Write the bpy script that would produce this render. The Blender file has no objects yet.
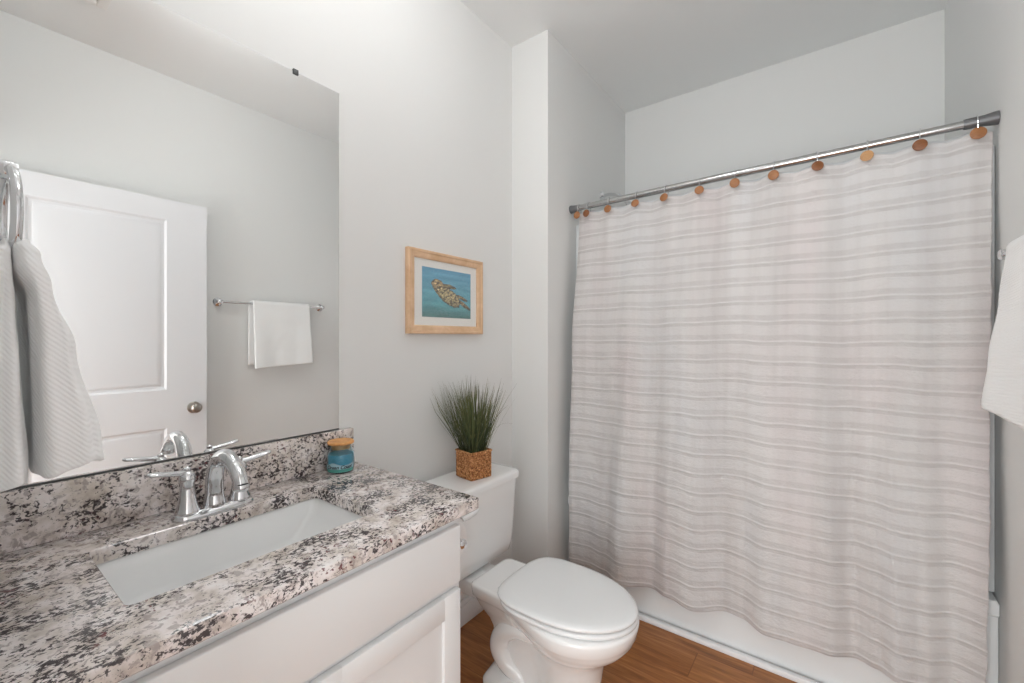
import bpy, bmesh, math, random
from mathutils import Vector, Matrix, noise
random.seed(7)
PI = math.pi
S = bpy.context.scene
COL = S.collection

# ------------------------------------------------------------------ camera, world, exposure
cam_d = bpy.data.cameras.new('camera'); cam = bpy.data.objects.new('camera', cam_d); COL.objects.link(cam)
cam.location = (0, 0, 1.26); cam.rotation_euler = (math.radians(90), 0, math.radians(36.7))
cam_d.sensor_width = 36; cam_d.lens = 36*430.8/1024; cam_d.shift_y = -3.5/1024; cam_d.clip_start = 0.01
S.camera = cam
w = bpy.data.worlds.new('world'); S.world = w; w.use_nodes = True
w.node_tree.nodes['Background'].inputs[0].default_value = (0.8, 0.85, 0.9, 1)
w.node_tree.nodes['Background'].inputs[1].default_value = 0.3
S.view_settings.view_transform = 'Standard'; S.view_settings.look = 'None'
S.view_settings.gamma = 1; S.view_settings.use_curve_mapping = False
S.view_settings.exposure = 0.30
S.cycles.max_bounces = 14; S.cycles.diffuse_bounces = 8; S.cycles.glossy_bounces = 6
S.cycles.use_denoising = True
S.cycles.sample_clamp_indirect = 6.0
LAMP_BATH = 37.0      # emission of the bathroom ceiling lamp's glass dome
HALL_FILL = 44.0             # fill light added at the invented hallway window, watts
LAMP_VANITY = 4.0    # emission of the three glass globes over the mirror
FILL_LAMP_HALL = 14.0      # emission of the added hallway fill lamp's glass dome

# ------------------------------------------------------------------ dimensions (metres)
XL, XR = -1.312, 0.403        # left wall / right wall faces
XA = -1.097                   # alcove's left wall face
YN, YS, YB = 0.01, 1.760, 2.719   # near wall, stub wall, back wall faces
H = 2.74
TZ = 0.840                    # countertop height

# ------------------------------------------------------------------ material helpers
def srgb(r, g, b):
    f = lambda c: (c/255)/12.92 if c/255 <= 0.04045 else (((c/255)+0.055)/1.055)**2.4
    return (f(r), f(g), f(b), 1)

class NT:
    def __init__(s, name):
        s.m = bpy.data.materials.new(name); s.m.use_nodes = True
        s.t = s.m.node_tree; s.b = s.t.nodes['Principled BSDF']
    def n(s, typ, **k):
        nd = s.t.nodes.new(typ)
        for a, v in k.items(): setattr(nd, a, v)
        return nd
    def l(s, a, b): s.t.links.new(a, b)
    def coord(s, which='Object', scale=(1, 1, 1), rot=(0, 0, 0)):
        tc = s.n('ShaderNodeTexCoord'); mp = s.n('ShaderNodeMapping')
        mp.inputs['Scale'].default_value = scale; mp.inputs['Rotation'].default_value = rot
        s.l(tc.outputs[which], mp.inputs[0]); return mp.outputs[0]
    def noise(s, co, scale, detail=2, rough=.5, dist=0):
        nd = s.n('ShaderNodeTexNoise'); s.l(co, nd.inputs['Vector'])
        nd.inputs['Scale'].default_value = scale; nd.inputs['Detail'].default_value = detail
        nd.inputs['Roughness'].default_value = rough; nd.inputs['Distortion'].default_value = dist
        return nd.outputs['Fac']
    def ramp(s, fac, stops, interp='LINEAR'):
        r = s.n('ShaderNodeValToRGB'); r.color_ramp.interpolation = interp
        e = r.color_ramp.elements
        while len(e) < len(stops): e.new(0.5)
        for i, (p, c) in enumerate(stops):
            e[i].position = p; e[i].color = c if len(c) == 4 else (*c, 1)
        s.l(fac, r.inputs[0]); return r.outputs['Color']
    def math(s, op, a, b=None, c=None):
        nd = s.n('ShaderNodeMath', operation=op)
        for i, v in enumerate((a, b, c)):
            if v is None: continue
            if isinstance(v, (int, float)): nd.inputs[i].default_value = v
            else: s.l(v, nd.inputs[i])
        return nd.outputs[0]
    def mix(s, fac, a, b, blend='MIX'):
        nd = s.n('ShaderNodeMix', data_type='RGBA', blend_type=blend)
        for sock, v in ((nd.inputs[0], fac), (nd.inputs[6], a), (nd.inputs[7], b)):
            if isinstance(v, (int, float)): sock.default_value = v
            elif isinstance(v, tuple): sock.default_value = v
            else: s.l(v, sock)
        return nd.outputs[2]
    def bump(s, h, strength=.3, dist=.002):
        b = s.n('ShaderNodeBump'); b.inputs['Strength'].default_value = strength
        b.inputs['Distance'].default_value = dist
        s.l(h, b.inputs['Height']); s.l(b.outputs[0], s.b.inputs['Normal'])
    def set(s, **k):
        for a, v in k.items():
            sock = s.b.inputs[a.replace('_', ' ')]
            if isinstance(v, (int, float, tuple)): sock.default_value = v
            else: s.l(v, sock)
        return s

def plain(name, col, rough=.5, bump=None, metal=0, **k):
    m = NT(name); m.set(Base_Color=col, Roughness=rough, Metallic=metal, **k)
    if bump:
        m.bump(m.noise(m.coord(), bump[0], 3), bump[1], bump[2])
    return m.m

M = {}
M['wall'] = plain('wall_paint', srgb(228, 229, 228), .75, (180, .12, .001))
M['ceiling'] = plain('ceiling_paint', srgb(241, 243, 243), .9, (120, .15, .001))
M['trim'] = plain('trim_paint', srgb(236, 238, 240), .35, (60, .03, .001))
M['door'] = plain('door_paint', srgb(232, 233, 236), .4, (60, .03, .001))
M['cabinet'] = plain('cabinet_paint', srgb(232, 234, 235), .38, (60, .03, .001))
M['ceramic'] = plain('glazed_ceramic', srgb(243, 244, 244), .08, (8, .02, .001), Coat_Weight=.3)
M['acrylic'] = plain('white_acrylic', srgb(232, 235, 236), .18, (6, .02, .001))
M['plastic'] = plain('white_plastic', srgb(236, 238, 239), .22, (8, .02, .001))
M['chrome'] = plain('polished_chrome', srgb(225, 226, 228), .06, (5, .01, .001), 1)
M['nickel'] = plain('satin_nickel', srgb(170, 165, 158), .28, (30, .03, .001), 1)
M['rodmetal'] = plain('steel_rod', srgb(190, 190, 190), .2, (30, .03, .001), 1)
M['darkcap'] = plain('grey_rod_cap', srgb(118, 119, 121), .4, (30, .05, .001), .6)
M['mirror'] = plain('mirror_silver', (.93, .94, .935, 1), 0.0, None, 1)
M['dark'] = plain('dark_edge', srgb(70, 72, 72), .5, (30, .05, .001))
M['vent'] = plain('vent_plastic', srgb(240, 240, 238), .5, (30, .05, .001))
M['mat'] = plain('mat_board', srgb(232, 232, 228), .8, (200, .1, .0005))
M['wax_blue'] = plain('blue_wax', srgb(88, 185, 212), .4, (40, .1, .001), Subsurface_Weight=.15, Subsurface_Radius=(.01, .01, .01))
M['paper'] = plain('tissue_paper', srgb(240, 240, 240), .9, (150, .3, .001))
M['brass'] = plain('valve_metal', srgb(120, 100, 75), .35, (30, .05, .001), 1)
M['ink'] = plain('black_ink', srgb(25, 30, 35), .6, (30, .05, .001))
M['labelwhite'] = plain('pale_label', srgb(160, 196, 210), .5, (60, .05, .001))
M['labelgreen'] = plain('green_label', srgb(80, 160, 150), .5, (60, .05, .001))

def emit(name, col, st):
    m = NT(name); m.set(Base_Color=(.9, .9, .9, 1), Roughness=.4, Emission_Color=col, Emission_Strength=st)
    return m.m
M['lamp'] = emit('lamp_glass_lit', (1, 1, 1, 1), LAMP_BATH)
M['lamp_vanity'] = emit('vanity_glass_lit', (1, .99, .975, 1), LAMP_VANITY)
M['fill_lamp_hall'] = emit('hall_fill_lamp_glass_lit', (1, .98, .95, 1), FILL_LAMP_HALL)

def glass(name, col=(.95, .98, .98, 1)):
    m = NT(name); m.set(Base_Color=col, Roughness=.03, IOR=1.45, Transmission_Weight=1.0)
    return m.m
M['glass'] = glass('jar_glass', (.8, .93, .97, 1))

def granite():
    m = NT('speckled_granite'); co = m.coord()
    warp = m.coord(scale=(1.15, .8, 1.0), rot=(.3, .2, .25))
    base = m.ramp(m.noise(co, 26, 4, .6), [(.30, srgb(186, 174, 166)), (.43, srgb(216, 207, 201)), (.55, srgb(236, 228, 226)), (.68, srgb(244, 240, 239))])
    beige = m.ramp(m.noise(co, 9, 3, .6), [(.5, (0, 0, 0)), (.68, (1, 1, 1))])
    base = m.mix(m.math('MULTIPLY', beige, .28), base, srgb(190, 175, 150))
    # mid grey-purple crystals
    g = m.ramp(m.noise(co, 70, 4, .62, .6), [(.53, (0, 0, 0)), (.60, (1, 1, 1))])
    base = m.mix(m.math('MULTIPLY', g, .6), base, srgb(140, 128, 126))
    # dark flecks gathered in clusters
    cl = m.noise(warp, 13, 3, .6)
    fl = m.noise(warp, 135, 5, .66, .5)
    d = m.math('ADD', fl, m.math('MULTIPLY', m.math('SUBTRACT', cl, .5), .62))
    d = m.ramp(d, [(.545, (0, 0, 0)), (.572, (1, 1, 1))])
    base = m.mix(m.math('MULTIPLY', d, .92), base, srgb(40, 30, 36))
    # a few burgundy grains
    r = m.math('MULTIPLY', m.ramp(m.noise(co, 85, 2, .5), [(.62, (0, 0, 0)), (.66, (1, 1, 1))]),
               m.ramp(m.noise(co, 7, 1, .5), [(.52, (0, 0, 0)), (.62, (1, 1, 1))]))
    base = m.mix(m.math('MULTIPLY', r, .85), base, srgb(96, 30, 38))
    m.set(Base_Color=base, Roughness=.16, Specular_IOR_Level=.45)
    m.bump(fl, .03, .0005)
    return m.m
M['granite'] = granite()

def wood_floor():
    m = NT('oak_plank_floor')
    tc = m.n('ShaderNodeTexCoord'); sp = m.n('ShaderNodeSeparateXYZ'); m.l(tc.outputs['Object'], sp.inputs[0])
    x, y = sp.outputs[0], sp.outputs[1]
    W = .152
    row = m.math('FLOOR', m.math('DIVIDE', m.math('ADD', y, 10.03), W))
    wn = m.n('ShaderNodeTexWhiteNoise', noise_dimensions='1D'); m.l(row, wn.inputs['W'])
    xs = m.math('ADD', m.math('ADD', x, 20.0), m.math('MULTIPLY', wn.outputs['Value'], 1.2))
    colu = m.math('FLOOR', m.math('DIVIDE', xs, 1.22))
    wn2 = m.n('ShaderNodeTexWhiteNoise', noise_dimensions='2D')
    cb = m.n('ShaderNodeCombineXYZ'); m.l(row, cb.inputs[0]); m.l(colu, cb.inputs[1]); m.l(cb.outputs[0], wn2.inputs['Vector'])
    g3 = m.n('ShaderNodeCombineXYZ')
    m.l(m.math('MULTIPLY', xs, 2.2), g3.inputs[0]); m.l(m.math('MULTIPLY', y, 26), g3.inputs[1]); m.l(m.math('MULTIPLY', wn2.outputs['Value'], 30), g3.inputs[2])
    gr = m.noise(g3.outputs[0], 1.6, 6, .62, .8)
    g4 = m.n('ShaderNodeCombineXYZ')
    m.l(m.math('MULTIPLY', xs, 8), g4.inputs[0]); m.l(m.math('MULTIPLY', y, 220), g4.inputs[1]); m.l(wn2.outputs['Value'], g4.inputs[2])
    gr2 = m.noise(g4.outputs[0], 1.2, 3, .5)
    c = m.ramp(gr, [(.3, srgb(112, 66, 30)), (.46, srgb(158, 100, 52)), (.58, srgb(184, 122, 68)), (.72, srgb(206, 148, 92))])
    c = m.mix(m.math('MULTIPLY', gr2, .55), c, srgb(104, 60, 28))
    c = m.mix(.16, c, m.ramp(wn2.outputs['Value'], [(0, srgb(132, 80, 40)), (1, srgb(206, 146, 88))]))
    seam = m.math('LESS_THAN', m.math('ABSOLUTE', m.math('SUBTRACT', m.math('FRACT', m.math('DIVIDE', m.math('ADD', y, 10.03), W)), .5)), .492)
    seamx = m.math('LESS_THAN', m.math('ABSOLUTE', m.math('SUBTRACT', m.math('FRACT', m.math('DIVIDE', xs, 1.22)), .5)), .4985)
    sm = m.math('MULTIPLY', seam, seamx)
    c = m.mix(sm, srgb(126, 78, 42), c)
    m.set(Base_Color=c, Roughness=.42)
    m.bump(m.math('ADD', m.math('MULTIPLY', gr2, .3), sm), .25, .001)
    return m.m
M['floor'] = wood_floor()

def wood(name, c1, c2, scale=(6, 60, 60), rough=.45):
    m = NT(name); co = m.coord(scale=scale)
    n = m.noise(co, 1.5, 4, .6, .5)
    m.set(Base_Color=m.ramp(n, [(.3, c1), (.7, c2)]), Roughness=rough); m.bump(n, .08, .0005)
    return m.m
M['framewood'] = wood('pale_maple', srgb(210, 172, 134), srgb(230, 196, 162), (12, 12, 12))
M['corkwood'] = wood('lid_wood', srgb(204, 140, 78), srgb(232, 172, 104), (30, 60, 60))
M['woods'] = [wood('button_wood_dark', srgb(112, 68, 36), srgb(146, 92, 52), (60, 60, 200)),
              wood('button_wood_mid', srgb(138, 90, 52), srgb(170, 116, 72), (60, 60, 200)),
              wood('button_wood_light', srgb(172, 128, 84), srgb(196, 152, 106), (60, 60, 200))]

def basket_mat():
    m = NT('woven_seagrass'); co = m.coord(scale=(1, 1, 1))
    n = m.noise(co, 110, 3, .6)
    m.set(Base_Color=m.ramp(n, [(.34, srgb(112, 66, 36)), (.5, srgb(182, 124, 76)), (.64, srgb(222, 172, 120))]), Roughness=.75)
    m.bump(n, .5, .001); return m.m
M['basket'] = basket_mat()

def terry(name, period, rotc):
    m = NT(name)
    co = m.coord('UV', rot=(0, 0, rotc))
    wv = m.n('ShaderNodeTexWave', wave_type='BANDS', bands_direction='Y', wave_profile='SIN')
    m.l(co, wv.inputs['Vector']); wv.inputs['Scale'].default_value = 1/period*.314; wv.inputs['Distortion'].default_value = .6
    wv.inputs['Detail'].default_value = 1; wv.inputs['Detail Scale'].default_value = 2
    fz = m.noise(m.coord(), 420, 3, .7)
    h = m.math('ADD', m.math('MULTIPLY', wv.outputs['Fac'], 1.0), m.math('MULTIPLY', fz, .9))
    m.set(Base_Color=srgb(247, 248, 248), Roughness=.95, Sheen_Weight=.4, Sheen_Roughness=.6)
    m.bump(h, .42, .0015); return m.m
M['towel'] = terry('white_terry', .0062, .62)
M['towel2'] = terry('white_terry_plain', .006, .1)

def curtain_mat():
    m = NT('striped_curtain_cloth')
    tc = m.n('ShaderNodeTexCoord'); sp = m.n('ShaderNodeSeparateXYZ'); m.l(tc.outputs['UV'], sp.inputs[0])
    u, v = sp.outputs[0], sp.outputs[1]
    cb = m.n('ShaderNodeCombineXYZ'); m.l(u, cb.inputs[0]); m.l(v, cb.inputs[1])
    wob = m.noise(cb.outputs[0], 3.0, 2, .5)
    vv = m.math('ADD', v, m.math('MULTIPLY', m.math('SUBTRACT', wob, .5), .022))
    fr = m.math('FRACT', m.math('DIVIDE', vv, .0765))
    band = m.ramp(fr, [(0, (0, 0, 0)), (.04, (1, 1, 1)), (.16, (1, 1, 1)), (.20, (.0, .0, .0)), (.27, (0, 0, 0)), (.31, (.75, .75, .75)),
                       (.5, (.75, .75, .75)), (.56, (0, 0, 0))])
    # thin woven line between the two dark bands
    line = m.ramp(fr, [(.195, (0, 0, 0)), (.23, (1, 1, 1)), (.27, (0, 0, 0))])
    # long faint vertical shades in the weave
    cv = m.n('ShaderNodeCombineXYZ'); m.l(m.math('MULTIPLY', u, 1), cv.inputs[0]); m.l(m.math('MULTIPLY', v, .06), cv.inputs[1])
    vert = m.noise(cv.outputs[0], 7.0, 4, .6)
    cv2 = m.n('ShaderNodeCombineXYZ'); m.l(m.math('MULTIPLY', u, 1), cv2.inputs[0]); m.l(m.math('MULTIPLY', v, .25), cv2.inputs[1])
    tint = m.noise(cv2.outputs[0], 3.2, 2, .5)
    base = m.ramp(tint, [(.35, srgb(208, 208, 209)), (.5, srgb(211, 209, 208)), (.66, srgb(210, 203, 203))])
    base = m.mix(m.ramp(vert, [(.42, (0, 0, 0)), (.66, (.55, .55, .55))]), base, srgb(186, 182, 181))
    fine = m.n('ShaderNodeCombineXYZ'); m.l(m.math('MULTIPLY', u, 30), fine.inputs[0]); m.l(m.math('MULTIPLY', v, 420), fine.inputs[1])
    fn = m.noise(fine.outputs[0], 1.0, 2, .6)
    patch = m.noise(cb.outputs[0], 14.0, 3, .6)
    amt = m.math('MULTIPLY', m.math('ADD', .16, m.math('MULTIPLY', fn, .44)), m.ramp(patch, [(.3, (.45, .45, .45)), (.65, (1, 1, 1))]))
    dark = m.mix(m.math('MULTIPLY', band, amt), base, srgb(160, 154, 153))
    dark = m.mix(m.math('MULTIPLY', line, m.math('MULTIPLY', patch, .8)), dark, srgb(226, 225, 225))
    m.set(Base_Color=dark, Roughness=.9, Sheen_Weight=.1, Subsurface_Weight=0.0)
    wr = m.n('ShaderNodeCombineXYZ'); m.l(m.math('MULTIPLY', u, 30), wr.inputs[0]); m.l(m.math('MULTIPLY', v, 75), wr.inputs[1])
    wn = m.noise(wr.outputs[0], 1.0, 3, .6, .4)
    big = m.noise(cb.outputs[0], 9.0, 3, .55, .6)
    h = m.math('ADD', m.math('ADD', m.math('MULTIPLY', m.math('SUBTRACT', 1, band), .45), m.math('MULTIPLY', wn, .8)), m.math('MULTIPLY', line, .4))
    h = m.math('ADD', h, m.math('MULTIPLY', big, 2.6))
    crk = m.noise(m.coord('UV', scale=(1, 1.6, 1)), 60.0, 4, .65, .8)
    h = m.math('ADD', h, m.math('MULTIPLY', crk, 1.0))
    m.bump(h, .6, .004)
    return m.m
M['curtain'] = curtain_mat()
def liner_mat():
    m = NT('frosted_liner'); m.set(Base_Color=srgb(235, 238, 240), Roughness=.35, Transmission_Weight=.25, Alpha=.8)
    m.bump(m.noise(m.coord(), 12, 2), .1, .002); return m.m
M['liner'] = liner_mat()
def grass_mat():
    m = NT('grass_blade'); tc = m.n('ShaderNodeTexCoord'); sp = m.n('ShaderNodeSeparateXYZ'); m.l(tc.outputs['UV'], sp.inputs[0])
    a = m.ramp(sp.outputs[0], [(0, srgb(40, 54, 34)), (.5, srgb(84, 98, 54)), (.85, srgb(112, 120, 72)), (1, srgb(158, 150, 100))])
    b = m.ramp(sp.outputs[1], [(0, srgb(24, 32, 20)), (.35, srgb(52, 68, 40)), (.75, srgb(112, 120, 78)), (1, srgb(112, 94, 84))])
    m.set(Base_Color=m.mix(.5, a, b), Roughness=.6); return m.m
M['grass'] = grass_mat()
def vcol_mat():
    m = NT('painted_print'); a = m.n('ShaderNodeVertexColor'); a.layer_name = 'paint'
    m.set(Base_Color=a.outputs[0], Roughness=.55); return m.m
M['print'] = vcol_mat()

# ------------------------------------------------------------------ mesh helpers
class MB:
    """gathers shapes into ONE mesh"""
    def __init__(s): s.v = []; s.f = []
    def add(s, vs, fs):
        o = len(s.v); s.v += [tuple(p) for p in vs]; s.f += [tuple(i+o for i in f) for f in fs]; return s
    def box(s, x0, x1, y0, y1, z0, z1, bev=0, seg=2, rot=None, pivot=None):
        bm = bmesh.new(); bmesh.ops.create_cube(bm, size=1)
        for v in bm.verts:
            v.co = Vector(((x0+x1)/2+v.co.x*(x1-x0), (y0+y1)/2+v.co.y*(y1-y0), (z0+z1)/2+v.co.z*(z1-z0)))
        if bev: bmesh.ops.bevel(bm, geom=bm.edges[:], offset=bev, segments=seg, profile=.5, affect='EDGES')
        if rot is not None:
            pv = Vector(pivot) if pivot else Vector(((x0+x1)/2, (y0+y1)/2, (z0+z1)/2))
            for v in bm.verts: v.co = rot @ (v.co-pv)+pv
        bm.verts.index_update()
        s.add([v.co.copy() for v in bm.verts], [[v.index for v in f.verts] for f in bm.faces]); bm.free(); return s
    def loft(s, rings, cap0=True, cap1=True, closed=True):
        n = len(rings[0]); vs = [p for r in rings for p in r]; fs = []
        for i in range(len(rings)-1):
            for j in range(n if closed else n-1):
                k = (j+1) % n
                fs.append((i*n+j, i*n+k, (i+1)*n+k, (i+1)*n+j))
        if cap0: fs.append(tuple(range(n-1, -1, -1)))
        if cap1: fs.append(tuple((len(rings)-1)*n+j for j in range(n)))
        return s.add(vs, fs)
    def lathe(s, prof, c=(0, 0, 0), axis=(0, 0, 1), seg=32, cap0=True, cap1=True):
        q = Vector((0, 0, 1)).rotation_difference(Vector(axis).normalized()); c = Vector(c)
        return s.loft([[c+q @ Vector((r*math.cos(2*PI*j/seg), r*math.sin(2*PI*j/seg), h)) for j in range(seg)] for r, h in prof], cap0, cap1)
    def tube(s, pts, r, seg=12, cap=True, closed=False):
        pts = [Vector(p) for p in pts]; n = len(pts)
        rs = r if isinstance(r, (list, tuple)) else [r]*n
        rings = []; up = None
        for i, p in enumerate(pts):
            if closed: d = pts[(i+1) % n]-pts[i-1]
            else: d = pts[min(i+1, n-1)]-pts[max(i-1, 0)]
            d.normalize()
            if up is None:
                up = Vector((0, 0, 1)) if abs(d.z) < .9 else Vector((1, 0, 0))
            up = (up-d*up.dot(d)).normalized(); sd = d.cross(up)
            rings.append([p+rs[i]*(math.cos(2*PI*j/seg)*up+math.sin(2*PI*j/seg)*sd) for j in range(seg)])
        if closed: rings.append(rings[0]); cap = False
        return s.loft(rings, cap, cap)
    def grid(s, fn, nu, nv):
        vs = [fn(i/nu, j/nv) for j in range(nv+1) for i in range(nu+1)]
        fs = [(j*(nu+1)+i, j*(nu+1)+i+1, (j+1)*(nu+1)+i+1, (j+1)*(nu+1)+i) for j in range(nv) for i in range(nu)]
        return s.add(vs, fs)
    def build(s, name, mat, parent=None, smooth=40, fix=True):
        me = bpy.data.meshes.new(name); me.from_pydata(s.v, [], s.f); me.update()
        if fix:
            bm = bmesh.new(); bm.from_mesh(me); bmesh.ops.recalc_face_normals(bm, faces=bm.faces[:]); bm.to_mesh(me); bm.free()
        if smooth:
            me.polygons.foreach_set('use_smooth', [True]*len(me.polygons)); me.set_sharp_from_angle(angle=math.radians(smooth))
        if mat: me.materials.append(mat)
        o = bpy.data.objects.new(name, me); COL.objects.link(o)
        if parent:
            o.parent = parent; o.location = -Vector(parent.location)  # vertices are in world metres
            o.matrix_parent_inverse = Matrix.Identity(4)
            if parent.parent: o.location = (0, 0, 0)
        return o

def thing(name, label, cat, loc=(0, 0, 0), group=None):
    o = bpy.data.objects.new(name, None); COL.objects.link(o); o.location = loc
    o.empty_display_size = .05; o['label'] = label; o['category'] = cat
    if group: o['group'] = group
    return o
def tag(o, label, cat, group=None, kind=None):
    o['label'] = label; o['category'] = cat
    if group: o['group'] = group
    if kind: o['kind'] = kind
    return o
def struct(o, label=None):
    o['kind'] = 'structure'
    if label: o['label'] = label; 
    return o
def part_label(o, s): o['label'] = s; return o
def subd(o, n=1):
    m = o.modifiers.new('subd', 'SUBSURF'); m.levels = n; m.render_levels = n; return o
def spline(pts, n=8):
    """Catmull-Rom through the points"""
    P = [Vector(p) for p in pts]; P = [2*P[0]-P[1]]+P+[2*P[-1]-P[-2]]; out = []
    for i in range(1, len(P)-2):
        for k in range(n):
            t = k/n; a, b, c, d = P[i-1:i+3]
            out.append(.5*((2*b)+(-a+c)*t+(2*a-5*b+4*c-d)*t*t+(-a+3*b-3*c+d)*t**3))
    out.append(P[-2]); return out
def lerp(a, b, t): return a+(b-a)*t
def pw(x, pts):
    """smooth piecewise interpolation"""
    if x <= pts[0][0]: return pts[0][1]
    for (a, va), (b, vb) in zip(pts, pts[1:]):
        if x <= b:
            t = (x-a)/(b-a); t = t*t*(3-2*t); return lerp(va, vb, t)
    return pts[-1][1]

# ------------------------------------------------------------------ room shell
T = .1
HX0, HX1, HY = -1.3, 1.2, -1.5      # hallway behind the doorway
DX0, DX1, DZ = -.53, .36, 2.05      # doorway
struct(MB().box(XL-T, HX1+T, HY-T, YB+T, -.08, 0).build('floor', M['floor'], smooth=0), 'brown oak-look plank floor, boards running along the tub')
struct(MB().box(XL-T, HX1+T, HY-T, YB+T, H, H+.08).build('ceiling', M['ceiling'], smooth=0), 'flat pale grey ceiling')
struct(MB().box(XL-T, XL, YN-.1, YS, 0, H).build('wall_left', M['wall'], smooth=0), 'pale grey wall behind mirror, picture and toilet')
struct(MB().box(XL-T, XA, YS, YB+T, 0, H).build('wall_alcove', M['wall'], smooth=0), 'pale grey projecting wall end beside the tub')
struct(MB().box(XA, XR+T, YB, YB+T, 0, H).build('wall_back', M['wall'], smooth=0), 'pale grey wall behind the tub')
struct(MB().box(XR, XR+T, YN-.1, YB, 0, H).build('wall_right', M['wall'], smooth=0), 'pale grey wall with towel bar')
nw = MB().box(XL, DX0, YN-.1, YN, 0, H).box(DX1, XR, YN-.1, YN, 0, H).box(DX0, DX1, YN-.1, YN, DZ, H)
struct(nw.build('wall_near', M['wall'], smooth=0), 'pale grey wall with the doorway')
struct(MB().box(HX0-T, HX0, HY, YN-.1, 0, H).build('wall_hall_left', M['wall'], smooth=0))
struct(MB().box(HX1, HX1+T, HY, YN-.1, 0, H).build('wall_hall_right', M['wall'], smooth=0))
struct(MB().box(HX0-T, HX1+T, HY-T, HY, 0, H).build('wall_hall_back', M['wall'], smooth=0))
struct(MB().box(XR+T, HX1+T, YN-.1, YN-.0, 0, H).build('wall_hall_front', M['wall'], smooth=0))
# unseen hallway window, added with an area light for frontal fill
wf = MB(); WX0, WX1, WZ0, WZ1 = -.95, .75, .12, 1.95
for a_ in ((WX0, WX1, WZ0, WZ0+.05), (WX0, WX1, WZ1-.05, WZ1), (WX0, WX0+.05, WZ0, WZ1), (WX1-.05, WX1, WZ0, WZ1), (-.075, -.025, WZ0, WZ1)):
    wf.box(a_[0], a_[1], HY+.0, HY+.03, a_[2], a_[3], .003)
struct(wf.build('fill_window_1', M['trim']), 'white window frame added round the hallway fill light')
def fill_area_light(name, x0, x1, z0, z1, y, power):
    ld = bpy.data.lights.new(name, 'AREA'); ld.shape = 'RECTANGLE'; ld.size = x1-x0; ld.size_y = z1-z0; ld.energy = power; ld.color = (.96, .985, 1)
    lo = bpy.data.objects.new(name, ld); COL.objects.link(lo); lo.location = ((x0+x1)/2, y, (z0+z1)/2); lo.rotation_euler = (math.radians(90), 0, 0)
fill_area_light('hall_fill_light', WX0, WX1, WZ0, WZ1, HY+.04, HALL_FILL)
# door casing
cs = MB().box(DX0-.055, DX0, YN, YN+.011, 0, DZ+.055, .003).box(DX1, XR-.001, YN, YN+.011, 0, DZ+.055, .003).box(DX0, DX1, YN, YN+.011, DZ, DZ+.055, .003)
struct(cs.build('trim_1', M['trim']), 'white casing around the doorway')
# baseboards
def baseboard(name, x0, x1, y0, y1, label):
    m = MB().box(x0, x1, y0, y1, 0, .085, .003)
    if x1-x0 < y1-y0: m.box(x0 if x0 == XL else x0+.006, x1-.006 if x0 == XL else x1, y0, y1, .08, .105, .003)
    else: m.box(x0, x1, y0+.006, y1, .08, .105, .003)
    struct(m.build(name, M['trim']), label)
baseboard('baseboard_left', XL, XL+.015, .83, YS, 'white baseboard behind the toilet')
baseboard('baseboard_alcove', XL+.015, XA, YS-.015, YS, 'white baseboard on the projecting wall end')
baseboard('baseboard_right', XR-.015, XR, YN+.012, 1.88, 'white baseboard along the towel bar wall')
struct(MB().box(XA, XR-.016, 1.883, 1.905, 0, .022, .004).build('trim_2', M['trim']), 'white strip along the foot of the tub')

# door: swung open against the right wall, seen in the mirror
dm = MB(); dx0, dx1, dy0, dy1, dz0, dz1 = .323, .358, .062, .953, .012, 2.022
dm.box(dx0+.009, dx1-.009, dy0+.004, dy1-.004, dz0+.002, dz1-.002)
py0, py1 = .245, .765
for a, b, c, d in ((dy0, py0, dz0, dz1), (py1, dy1, dz0, dz1), (py0, py1, 1.91, dz1), (py0, py1, .765, .975), (py0, py1, dz0, .22)):
    dm.box(dx0, dx1, a, b, c, d)
for z0, z1 in ((.975, 1.91), (.22, .765)):
    for sx, face in ((-1, dx0), (1, dx1)):
        # sloped sticking, groove, raised field
        def rect(i, dep): 
            x = face - sx*dep
            return [(x, py0+i, z0+i), (x, py1-i, z0+i), (x, py1-i, z1-i), (x, py0+i, z1-i)]
        dm.loft([rect(0, 0), rect(.003, .002), rect(.010, .0085), rect(.022, .0088), rect(.030, .0045), rect(.046, .003)], False, True)
door = struct(dm.build('door_1', M['door'], smooth=25), 'white two-panel door swung open against the right wall, seen in the mirror')
def knob(sx):
    x = dx0 if sx < 0 else dx1
    return MB().lathe([(.033, 0), (.033, .004), (.026, .009), (.012, .012), (.011, .022), (.02, .029), (.027, .038), (.028, .046), (.024, .055), (.014, .061), (.001, .062)],
                    (x, .889, .864), (sx, 0, 0), 28) if sx < 0 else MB().lathe([(.033, 0), (.033, .004), (.02, .009), (.014, .02), (.026, .03), (.022, .040), (.001, .043)], (x, .889, .864), (sx, 0, 0), 28)
part_label(knob(-1).build('door_knob', M['nickel'], door), 'satin nickel round knob')
knob(1).build('door_knob', M['nickel'], door)
MB().box(dx0+.006, dx1-.006, dy1-.001, dy1+.002, .83, .90, .001).build('latch_plate', M['nickel'], door)
for z in (.25, 1.05, 1.82):
    MB().tube([(dx1+.004, dy0-.006, z-.045), (dx1+.004, dy0-.006, z+.045)], .007).build('hinge', M['nickel'], door)

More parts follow.
